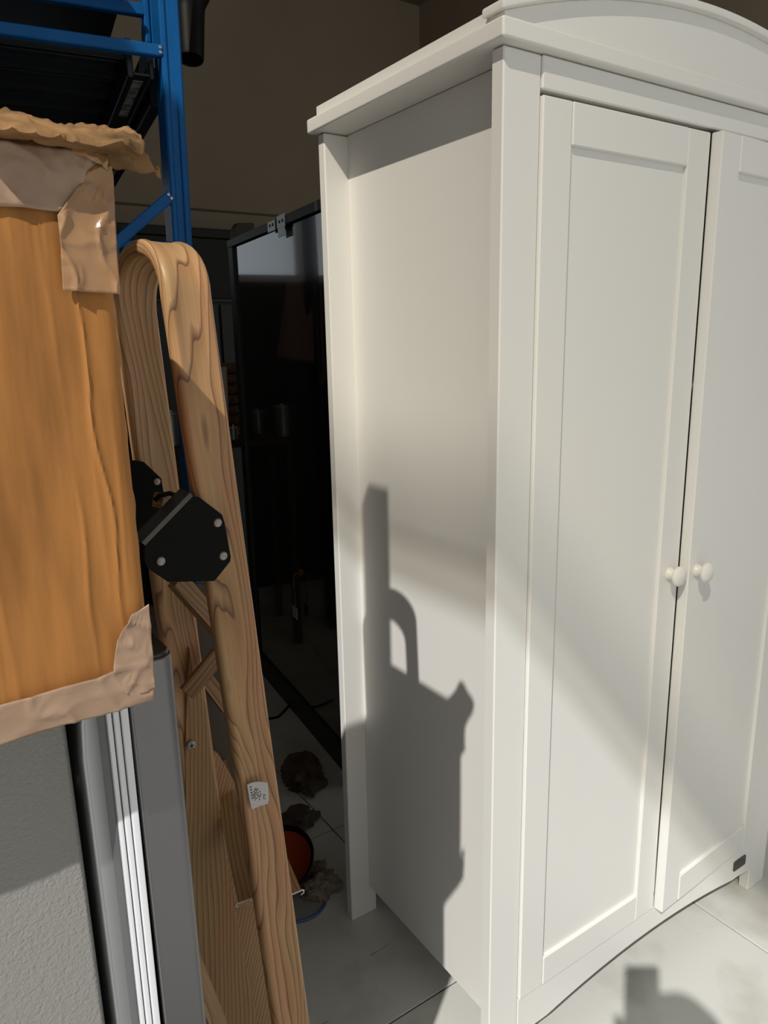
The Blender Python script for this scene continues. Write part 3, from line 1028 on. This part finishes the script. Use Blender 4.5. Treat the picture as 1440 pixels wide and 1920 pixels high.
# ------------------------------------------------------------------ black tapered bin hanging at the rack
tb_t, tb_b = at_d(352, -40, 1.62), at_d(358, 112, 1.62)
ax = (tb_t-tb_b).normalized()
mt = Matrix.Translation(tb_b) @ Vector((0, 0, 1)).rotation_difference(ax).to_matrix().to_4x4()
hb = thing('plastic_bin', 'black tapered plastic bin hanging beside the blue rack upright', 'bin')
obj('shell', lathe([(0, 0.004), (0.0235, 0.003), (0.0250, 0.0), (0.0270, 0.0), (0.0285, 0.004), (0.0300, 0.03), (0.0335, 0.10), (0.0350, 0.118), (0.050, 0.150), (0.054, 0.20), (0.056, 0.30), (0.052, 0.30), (0.048, 0.20), (0, 0.19)], mt, 40), M_BLACKPL, hb)
obj('hook', tube([mt @ Vector((-0.02, -0.01, 0.28)), mt @ Vector((-0.03, -0.02, 0.36)), mt @ Vector((-0.05, -0.05, 0.37))], 0.004, 8), M_BLACKPL, hb)

# ------------------------------------------------------------------ dark cabinet behind the wardrobe
CBa = Vector((0.409, 1.883, 0))
CBd = Vector((0.085, 0.786, 0)).normalized()
cbr = thing('dark_cabinet', 'tall glossy espresso-brown cabinet standing behind the white wardrobe', 'cabinet', (CBa.x, CBa.y+0.10, 0), math.atan2(-CBd.x, CBd.y))
# local: +y runs to the back end, the glossy face looks to -x
LY0, LY1, CH, CDp = -1.02, 0.0, 1.775, 0.52
obj('top_board', box(-0.002, CDp, LY0, LY1, CH-0.028, CH, 0.002), M_ESPMAT, cbr)
obj('side_face', box(0.010, 0.030, LY0+0.01, LY1-0.055, 0.09, CH-0.028), M_ESP, cbr)
obj('corner_post', box(0.0, 0.05, LY1-0.055, LY1, 0.0, CH-0.028, 0.002), M_ESPMAT, cbr)
obj('corner_post', box(0.0, 0.05, LY0, LY0+0.03, 0.0, CH-0.028, 0.002), M_ESPMAT, cbr)
obj('plinth', box(0.0, CDp, LY0+0.03, LY1-0.055, 0.0, 0.09, 0.002), M_ESPMAT, cbr)
obj('carcass', box(0.030, CDp, LY0+0.005, LY1-0.005, 0.09, CH-0.028), M_DARKFUR, cbr)
for k, yy in enumerate((-0.52, -0.61)):
    bb = bmesh.new()
    bx(bb, -0.0045, -0.002, yy-0.036, yy+0.036, CH-0.034, CH+0.004 if k else CH-0.002, 0.0006, 1)
    if k:
        bx(bb, -0.0045, -0.002, yy-0.030, yy+0.030, CH-0.060, CH-0.034)
    bo = obj('bracket', bb, M_STEEL, cbr)
    for s in (-0.015, 0.013):
        obj('screw_hole', lathe([(0, 0), (0.005, 0), (0.005, 0.0015), (0, 0.002)], Matrix.Translation((-0.0044, yy+s, CH-0.015)) @ Matrix.Rotation(-math.pi/2, 4, 'Y'), 10), M_INK, bo)
    if k == 0:
        bo['label'] = 'pale steel bracket with two dark screw holes'
# lock with keys and a tag
ks = bmesh.new()
lathe([(0, 0), (0.013, 0), (0.014, 0.004), (0.010, 0.008), (0, 0.009)], Matrix.Translation((0.010, -0.60, 0.600)) @ Matrix.Rotation(-math.pi/2, 4, 'Y'), 20, ks)
obj('lock', ks, M_BRASS, cbr)
kk = bmesh.new()
tube([(-0.004, -0.60, 0.60), (-0.016, -0.60, 0.595), (-0.018, -0.595, 0.56), (-0.014, -0.59, 0.50), (-0.012, -0.585, 0.47)], 0.0022, 6, kk)
obj('key_chain', kk, M_BRASS, cbr)
obj('key_tag', box(-0.014, -0.010, -0.60, -0.555, 0.425, 0.470, 0.002, 1), M_STEEL, cbr)

# ------------------------------------------------------------------ things at the back of the room
def place_box(name, label, cat, x0, x1, y0, y1, z0, z1, m, extra=None):
    o = thing(name, label, cat)
    obj('body', box(x0, x1, y0, y1, z0, z1-0.02, 0.003, 1), m, o)
    obj('top', box(x0-0.004, x1+0.004, y0-0.004, y1+0.004, z1-0.02, z1, 0.003, 1), m, o)
    return o


zt = at_y(400, 428, 3.02).z
zm = at_y(400, 560, 3.02).z
bk = place_box('charcoal_cupboard', 'charcoal cupboard against the back wall behind the blue rack', 'cupboard', 0.27, 1.25, 3.02, 3.36, 0.0, zm, M_GREYFUR)
for k in range(2):
    obj('door', box(0.28+k*0.49, 0.755+k*0.49, 3.0, 3.018, 0.06, zm-0.03, 0.002, 1), M_GREYFUR, bk)
b2 = thing('black_chest', 'black chest lying on top of the charcoal cupboard', 'chest')
obj('body', box(0.28, 1.24, 3.03, 3.34, zm, zt-0.05, 0.006, 2), M_DARKFUR, b2)
obj('lid', box(0.275, 1.245, 3.025, 3.345, zt-0.048, zt, 0.008, 2), M_DARKFUR, b2)
pz = at_y(442, 419, 2.06)
pk = thing('brown_plank', 'dark brown plank standing upright behind the dark cabinet', 'plank')
obj('board', prism([(pz.x-0.018, 0), (pz.x+0.07, 0), (pz.x+0.07, pz.z+0.004), (pz.x+0.0, pz.z), (pz.x-0.018, pz.z-0.025)], 'y', 2.04, 2.08, 0.002, 1), M_BROWNBD, pk)
obj('end_cap', box(pz.x-0.018, pz.x+0.07, 2.036, 2.084, 0, 0.03, 0.002, 1), M_DARKFUR, pk)
b3 = thing('reflection_block', 'unseen black block added under the back window to darken the cabinet reflection', 'cupboard')  # unseen, added so the dark cabinet reflects black below the window
obj('body', box(-0.80, 0.255, 3.02, 3.36, 0.0, 1.70, 0.003, 1), M_DARKFUR, b3)
for k in range(2):
    obj('door', box(-0.79+k*0.52, -0.28+k*0.52, 3.0, 3.018, 0.06, 1.67, 0.002, 1), M_DARKFUR, b3)
# side table with basket, cup and tins, seen between the chair leg and the dark cabinet
YT = 2.36
ztab = at_y(430, 815, YT).z
tbx = thing('side_table', 'small dark side table in the gap behind the wooden chair leg', 'table')
obj('tabletop', box(0.165, 0.56, YT-0.22, YT+0.20, ztab-0.03, ztab, 0.003, 1), M_BROWNBD, tbx)
for xx in (0.185, 0.54):
    for yy in (YT-0.20, YT+0.18):
        obj('leg', box(xx-0.018, xx+0.018, yy-0.018, yy+0.018, 0, ztab-0.03, 0.002, 1), M_BROWNBD, tbx)
bs = thing('wicker_basket', 'brown wicker basket on the small dark side table', 'basket')
p = at_y(432, 740, YT)
hb_ = at_y(432, 680, YT).z - ztab
for k in range(7):
    zz = ztab + hb_*(k+0.5)/7
    pr = [Vector((p.x + 0.075*math.cos(a)*(0.9+0.02*k), YT+0.06 + 0.075*math.sin(a)*(0.9+0.02*k), zz + 0.002*math.sin(9*a))) for a in [2*math.pi*i/28 for i in range(29)]]
    obj('wicker_row', tube(pr, hb_/15, 6), M_BASKET, bs)
obj('liner', lathe([(0, 0.002), (0.058, 0.002), (0.065, hb_*0.95), (0.06, hb_*0.95), (0.054, 0.01), (0, 0.01)], Matrix.Translation((p.x, YT+0.06, ztab)), 28), M_BROWNBD, bs)
p = at_y(418, 770, YT-0.10)
cu = thing('white_cup', 'white cup on the side table in front of the wicker basket', 'cup')
hc = at_y(418, 688, YT-0.10).z - ztab
obj('bowl', lathe([(0, 0.002), (0.018, 0), (0.020, 0.004), (0.026, hc*0.5), (0.030, hc), (0.028, hc), (0.024, hc*0.5), (0, 0.01)], Matrix.Translation((p.x, YT-0.10, ztab)), 28), M_CUP, cu)
obj('handle', tube([(p.x-0.026, YT-0.10, ztab+hc*0.8), (p.x-0.045, YT-0.10, ztab+hc*0.75), (p.x-0.045, YT-0.10, ztab+hc*0.4), (p.x-0.024, YT-0.10, ztab+hc*0.3)], 0.004, 8), M_CUP, cu)
for k, (a, dy, s, lab) in enumerate(((437, -0.17, 0.020, 'small tin can on the side table at the dark cabinet edge'), (322, -0.16, 0.034, 'tin canister seen between the two hoop legs of the chair'), (338, -0.02, 0.030, 'second tin canister between the hoop legs, the one set further back'))):
    p = at_y(a, 800, YT+dy)
    tn = thing('tin_can', lab, 'can', (p.x, YT+dy, ztab), 0, 'tins on the side table')
    hh = (0.05, 0.13, 0.10)[k]
    obj('can', lathe([(0, 0), (s, 0), (s*1.04, 0.002), (s, 0.005), (s, hh-0.005), (s*1.04, hh-0.002), (s, hh), (s*0.9, hh-0.003), (0, hh-0.003)], Matrix.Identity(4), 28), M_JAR, tn)
    obj('lid', lathe([(0, hh-0.003), (s*0.86, hh-0.003), (s*0.84, hh+0.004), (s*0.25, hh+0.006), (s*0.2, hh+0.014), (0, hh+0.015)], Matrix.Identity(4), 28), M_STEEL, tn)

# ------------------------------------------------------------------ clutter on the floor of the gap
p = at_floor(552, 1655)
bw = thing('orange_bowl', 'black bowl with an orange inside lying tilted on the floor behind the wooden leg', 'bowl', (p.x-0.01, p.y+0.03, 0))
tl = Matrix.Rotation(0.30, 4, 'X') @ Matrix.Rotation(-0.35, 4, 'Y')
obj('shell', lathe([(0, 0), (0.045, 0.002), (0.075, 0.025), (0.088, 0.055), (0.090, 0.058), (0.086, 0.058), (0.082, 0.050), (0.070, 0.026), (0.04, 0.008), (0, 0.006)], Matrix.Translation((0, 0, 0.028)) @ tl, 36), M_BLACKPL, bw)
obj('lining', lathe([(0, 0.008), (0.04, 0.0095), (0.0685, 0.0275), (0.079, 0.048), (0.078, 0.048), (0.067, 0.029), (0.039, 0.0115), (0, 0.010)], Matrix.Translation((0, 0, 0.028)) @ tl, 36), M_ORANGE, bw)
p = at_floor(556, 1688)
ds = thing('grey_disc', 'flat grey disc with a blue rim on the floor by the rear wardrobe post', 'plate', (p.x, p.y, 0))
obj('plate', lathe([(0, 0.0005), (0.072, 0.0005), (0.075, 0.004), (0.070, 0.005), (0, 0.004)], Matrix.Identity(4), 40), M_MAT, ds)
obj('rim', tube([(0.0765*math.cos(2*math.pi*i/40), 0.0765*math.sin(2*math.pi*i/40), 0.005) for i in range(41)], 0.0038, 8), M_BLUERIM, ds)


def crumple(name, label, px, py, sx, sy, sz, m, seed, cat='paper'):
    p = at_floor(px, py)
    bm = bmesh.new()
    bmesh.ops.create_icosphere(bm, subdivisions=4, radius=1)
    for v in bm.verts:
        q = v.co*1.7 + Vector((seed, seed*2, 0))
        d = 1 + 0.55*noise.noise(q) + 0.35*abs(noise.noise(q*2.4)) - 0.25*abs(noise.noise(q*5.1))
        v.co = Vector((v.co.x*d*sx, v.co.y*d*sy, max(v.co.z*d*sz, -0.45*sz)))
    zmin = min(v.co.z for v in bm.verts)
    o = obj(name, bm, m, None, ang=25)
    o.location = (p.x, p.y, -zmin+0.0005)
    return tag(o, label, cat)


crumple('crumpled_paper', 'crumpled pale brown paper on the floor beside the rear wardrobe post', 604, 1672, 0.046, 0.034, 0.030, M_PAPER, 1.0)
crumple('crumpled_paper', 'smaller crumpled paper scrap behind the larger one near the orange bowl', 590, 1640, 0.030, 0.024, 0.022, M_PAPER, 4.0)
crumple('crumpled_wrapping', 'dark brown crumpled wrapping on the floor at the foot of the dark cabinet', 570, 1462, 0.060, 0.080, 0.050, M_LEAF, 7.0, 'wrapping')
crumple('crumpled_wrapping', 'low dark wad of wrapping on the floor between the wrapping and the orange bowl', 556, 1545, 0.060, 0.045, 0.026, M_LEAF, 11.0, 'wrapping')
p = at_floor(560, 1320)
cbp = [at_floor(a, b_) + Vector((0, 0, 0.004)) for a, b_ in ((480, 1352), (508, 1349), (522, 1346), (532, 1336), (541, 1326), (547, 1322))]
tag(obj('black_cable', tube(cbp, 0.0045, 8), M_BLACKPL), 'thin black cable on the floor running to the dark cabinet', 'cable')
p = at_d(403, 1345, 1.72)
tn = thing('blue_tin', 'small blue tin on the floor deep behind the chair slats', 'tin', (0.075, 1.56, 0))
obj('can', lathe([(0, 0), (0.04, 0), (0.042, 0.002), (0.04, 0.006), (0.04, 0.10), (0.042, 0.104), (0.038, 0.104), (0, 0.102)], Matrix.Identity(4), 24), M_TIN, tn)
obj('lid', lathe([(0, 0.102), (0.037, 0.102), (0.036, 0.107), (0, 0.108)], Matrix.Identity(4), 24), M_STEEL, tn)


# ------------------------------------------------------------------ the person holding the phone (casts the shadow on the floor)
def skin(name, joints, links, m, parent, sub=2, root=0):
    me = bpy.data.meshes.new(name)
    me.from_pydata([j[0] for j in joints], links, [])
    o = bpy.data.objects.new(name, me)
    C.objects.link(o)
    o.modifiers.new('skin', 'SKIN').use_smooth_shade = True
    ly = me.skin_vertices[0].data if me.skin_vertices else None
    if ly is None:
        bmm = bmesh.new()
        bmm.from_mesh(me)
        bmm.verts.layers.skin.verify()
        bmm.to_mesh(me)
        bmm.free()
        ly = me.skin_vertices[0].data
    for i, j in enumerate(joints):
        ly[i].radius = (j[1], j[2] if len(j) > 2 else j[1])
        ly[i].use_root = (i == root)
    s = o.modifiers.new('sub', 'SUBSURF')
    s.levels = sub
    s.render_levels = sub
    me.materials.append(m)
    if parent:
        o.parent = parent
    return o


fwd = Vector((CF.x, CF.y, 0)).normalized()
rgt = Vector((fwd.y, -fwd.x, 0))
hr = Vector((SUN_DIR.y, -SUN_DIR.x, 0)).normalized()
upp = hr.cross(SUN_DIR)
HD = CAM + hr*0.092 - upp*0.110 - SUN_DIR*0.30          # head centre


def PV(f_, r2_, z):
    b0 = Vector((HD.x, HD.y, 0))
    return b0 + fwd*f_ + rgt*r2_ + Vector((0, 0, z))


ps = thing('person', 'person in dark clothes standing with raised hands holding a phone', 'person', (HD.x, HD.y, 0))
PO = Vector((HD.x, HD.y, 0))
hz = HD.z
gripL = CAM - CR*0.045 - CU*0.055 - CF*0.030
gripR = CAM + CR*0.045 - CU*0.060 - CF*0.030
J = [(PV(-0.02, 0, 0.86), .15, .11), (PV(-0.02, 0, 1.05), .135, .10), (PV(-0.03, 0, hz-0.30), .17, .11), (PV(-0.02, 0, hz-0.20), .07, .06),
     (PV(0, -0.18, hz-0.25), .06), (PV(0, 0.18, hz-0.25), .06),
     (PV(0.08, -0.25, hz-0.47), .045), (PV(0.08, 0.25, hz-0.47), .045),
     (gripL - fwd*0.09 - Vector((0, 0, 0.05)), .030), (gripR - fwd*0.09 - Vector((0, 0, 0.05)), .030),
     (PV(-0.02, -0.09, 0.78), .09), (PV(-0.02, 0.09, 0.78), .09), (PV(0.02, -0.10, 0.45), .06), (PV(0.02, 0.10, 0.45), .06),
     (PV(-0.02, -0.11, 0.09), .042), (PV(-0.02, 0.11, 0.09), .042)]
J = [(tuple(j[0]-PO),) + j[1:] for j in J]
skin('body', J, [(0, 1), (1, 2), (2, 3), (2, 4), (2, 5), (4, 6), (5, 7), (6, 8), (7, 9), (0, 10), (0, 11), (10, 12), (11, 13), (12, 14), (13, 15)], M_CLOTH, ps)
hbm = bmesh.new()
bmesh.ops.create_icosphere(hbm, subdivisions=4, radius=1)
for v in hbm.verts:
    c = v.co.copy()
    w_ = 0.076*(1 - 0.22*max(0, -c.z))
    x_, y_ = c.x*w_, c.y*0.095
    if c.y > 0.8 and abs(c.x) < 0.25 and -0.35 < c.z < 0.1:
        y_ += 0.018*(1-abs(c.x)/0.25)
    v.co = Vector((x_, y_, c.z*0.118))
hm = Matrix((( rgt.x, fwd.x, 0, 0), (rgt.y, fwd.y, 0, 0), (0, 0, 1, hz), (0, 0, 0, 1)))
bmesh.ops.transform(hbm, matrix=hm, verts=hbm.verts[:])
hd = obj('head', hbm, M_SKIN, ps, ang=80)
for s in (-1, 1):
    e_ = lathe([(0, -0.01), (0.008, -0.006), (0.011, 0), (0.008, 0.006), (0, 0.01)], hm @ Matrix.Translation((s*0.031, 0.083, 0.005)), 12)
    obj('eye', e_, M_CUP, hd)
    r_e = lathe([(0, -0.008), (0.018, -0.004), (0.028, 0.0), (0.018, 0.006), (0, 0.008)], hm @ Matrix.Translation((s*0.077, -0.005, -0.005)) @ Matrix.Rotation(math.pi/2, 4, 'Y'), 14)
    obj('ear', r_e, M_SKIN, hd)
mo = lathe([(0, -0.004), (0.022, 0), (0, 0.004)], hm @ Matrix.Translation((0, 0.078, -0.060)), 14)
obj('mouth', mo, M_ORANGE, hd)
hair = bmesh.new()
bmesh.ops.create_icosphere(hair, subdivisions=4, radius=1)
for v in hair.verts:
    c = v.co.copy()
    low = -0.15 if c.y < 0.2 else 0.45
    v.co = Vector((c.x*0.084, c.y*0.103-0.006, max(c.z, low)*0.126 + 0.004))
bmesh.ops.transform(hair, matrix=hm, verts=hair.verts[:])
obj('hair', hair, M_HAIR, ps, ang=80)
for s, g in ((-1, gripL), (1, gripR)):
    wr = g - fwd*0.075 - Vector((0, 0, 0.045))
    palm = g - fwd*0.030 - Vector((0, 0, 0.020))
    HJ = [(wr, .024, .018), (palm, .030, .014)]
    HL = [(0, 1)]
    for k in range(4):
        base = palm + CU*(0.022-0.018*k) + CF*0.010
        k1 = base + CR*s*0.018 + CF*0.018
        k2 = k1 - CR*s*0.012 + CF*0.006 - CR*s*0.004*k*0.3
        i0 = len(HJ)
        HJ += [(base, .009), (k1, .008), (k2, .0065)]
        HL += [(1, i0), (i0, i0+1), (i0+1, i0+2)]
    i0 = len(HJ)
    tb = palm + CU*0.030 - CR*s*0.004
    HJ += [(tb, .010), (tb + CU*0.020 - CR*s*0.018, .0085), (tb + CU*0.024 - CR*s*0.036, .007)]
    HL += [(1, i0), (i0, i0+1), (i0+1, i0+2)]
    skin('hand', [(tuple(j[0]-PO),) + j[1:] for j in HJ], HL, M_SKIN, ps, 1)
for s in (-1, 1):
    p0 = PV(-0.02, s*0.11, 0) - PO
    sh = sweep([p0 - fwd*0.07 + Vector((0, 0, 0.001)), p0 + fwd*0.05 + Vector((0, 0, 0.001)), p0 + fwd*0.17 + Vector((0, 0, 0.001))], [rgt]*3, [Vector((0, 0, 1))]*3, [(-0.042, 0), (0.042, 0), (0.040, 0.04), (0.022, 0.075), (-0.022, 0.075), (-0.040, 0.04)])
    obj('shoe', sh, M_BLACKPL, ps)
ph = thing('mobile_phone', 'black mobile phone held up in both hands of the person', 'phone', CAM)
ph.matrix_world = Matrix(((CR.x, CU.x, -CF.x, CAM.x - CF.x*0.012), (CR.y, CU.y, -CF.y, CAM.y - CF.y*0.012), (CR.z, CU.z, -CF.z, CAM.z - CF.z*0.012), (0, 0, 0, 1)))
pb = box(-0.040, 0.036, -0.112, 0.048, 0.002, 0.010, 0.003, 3)
obj('case', pb, M_PHONE, ph)
obj('screen', box(-0.037, 0.033, -0.108, 0.044, 0.0098, 0.0104, 0.0002, 1), M_GLASSDARK, ph)
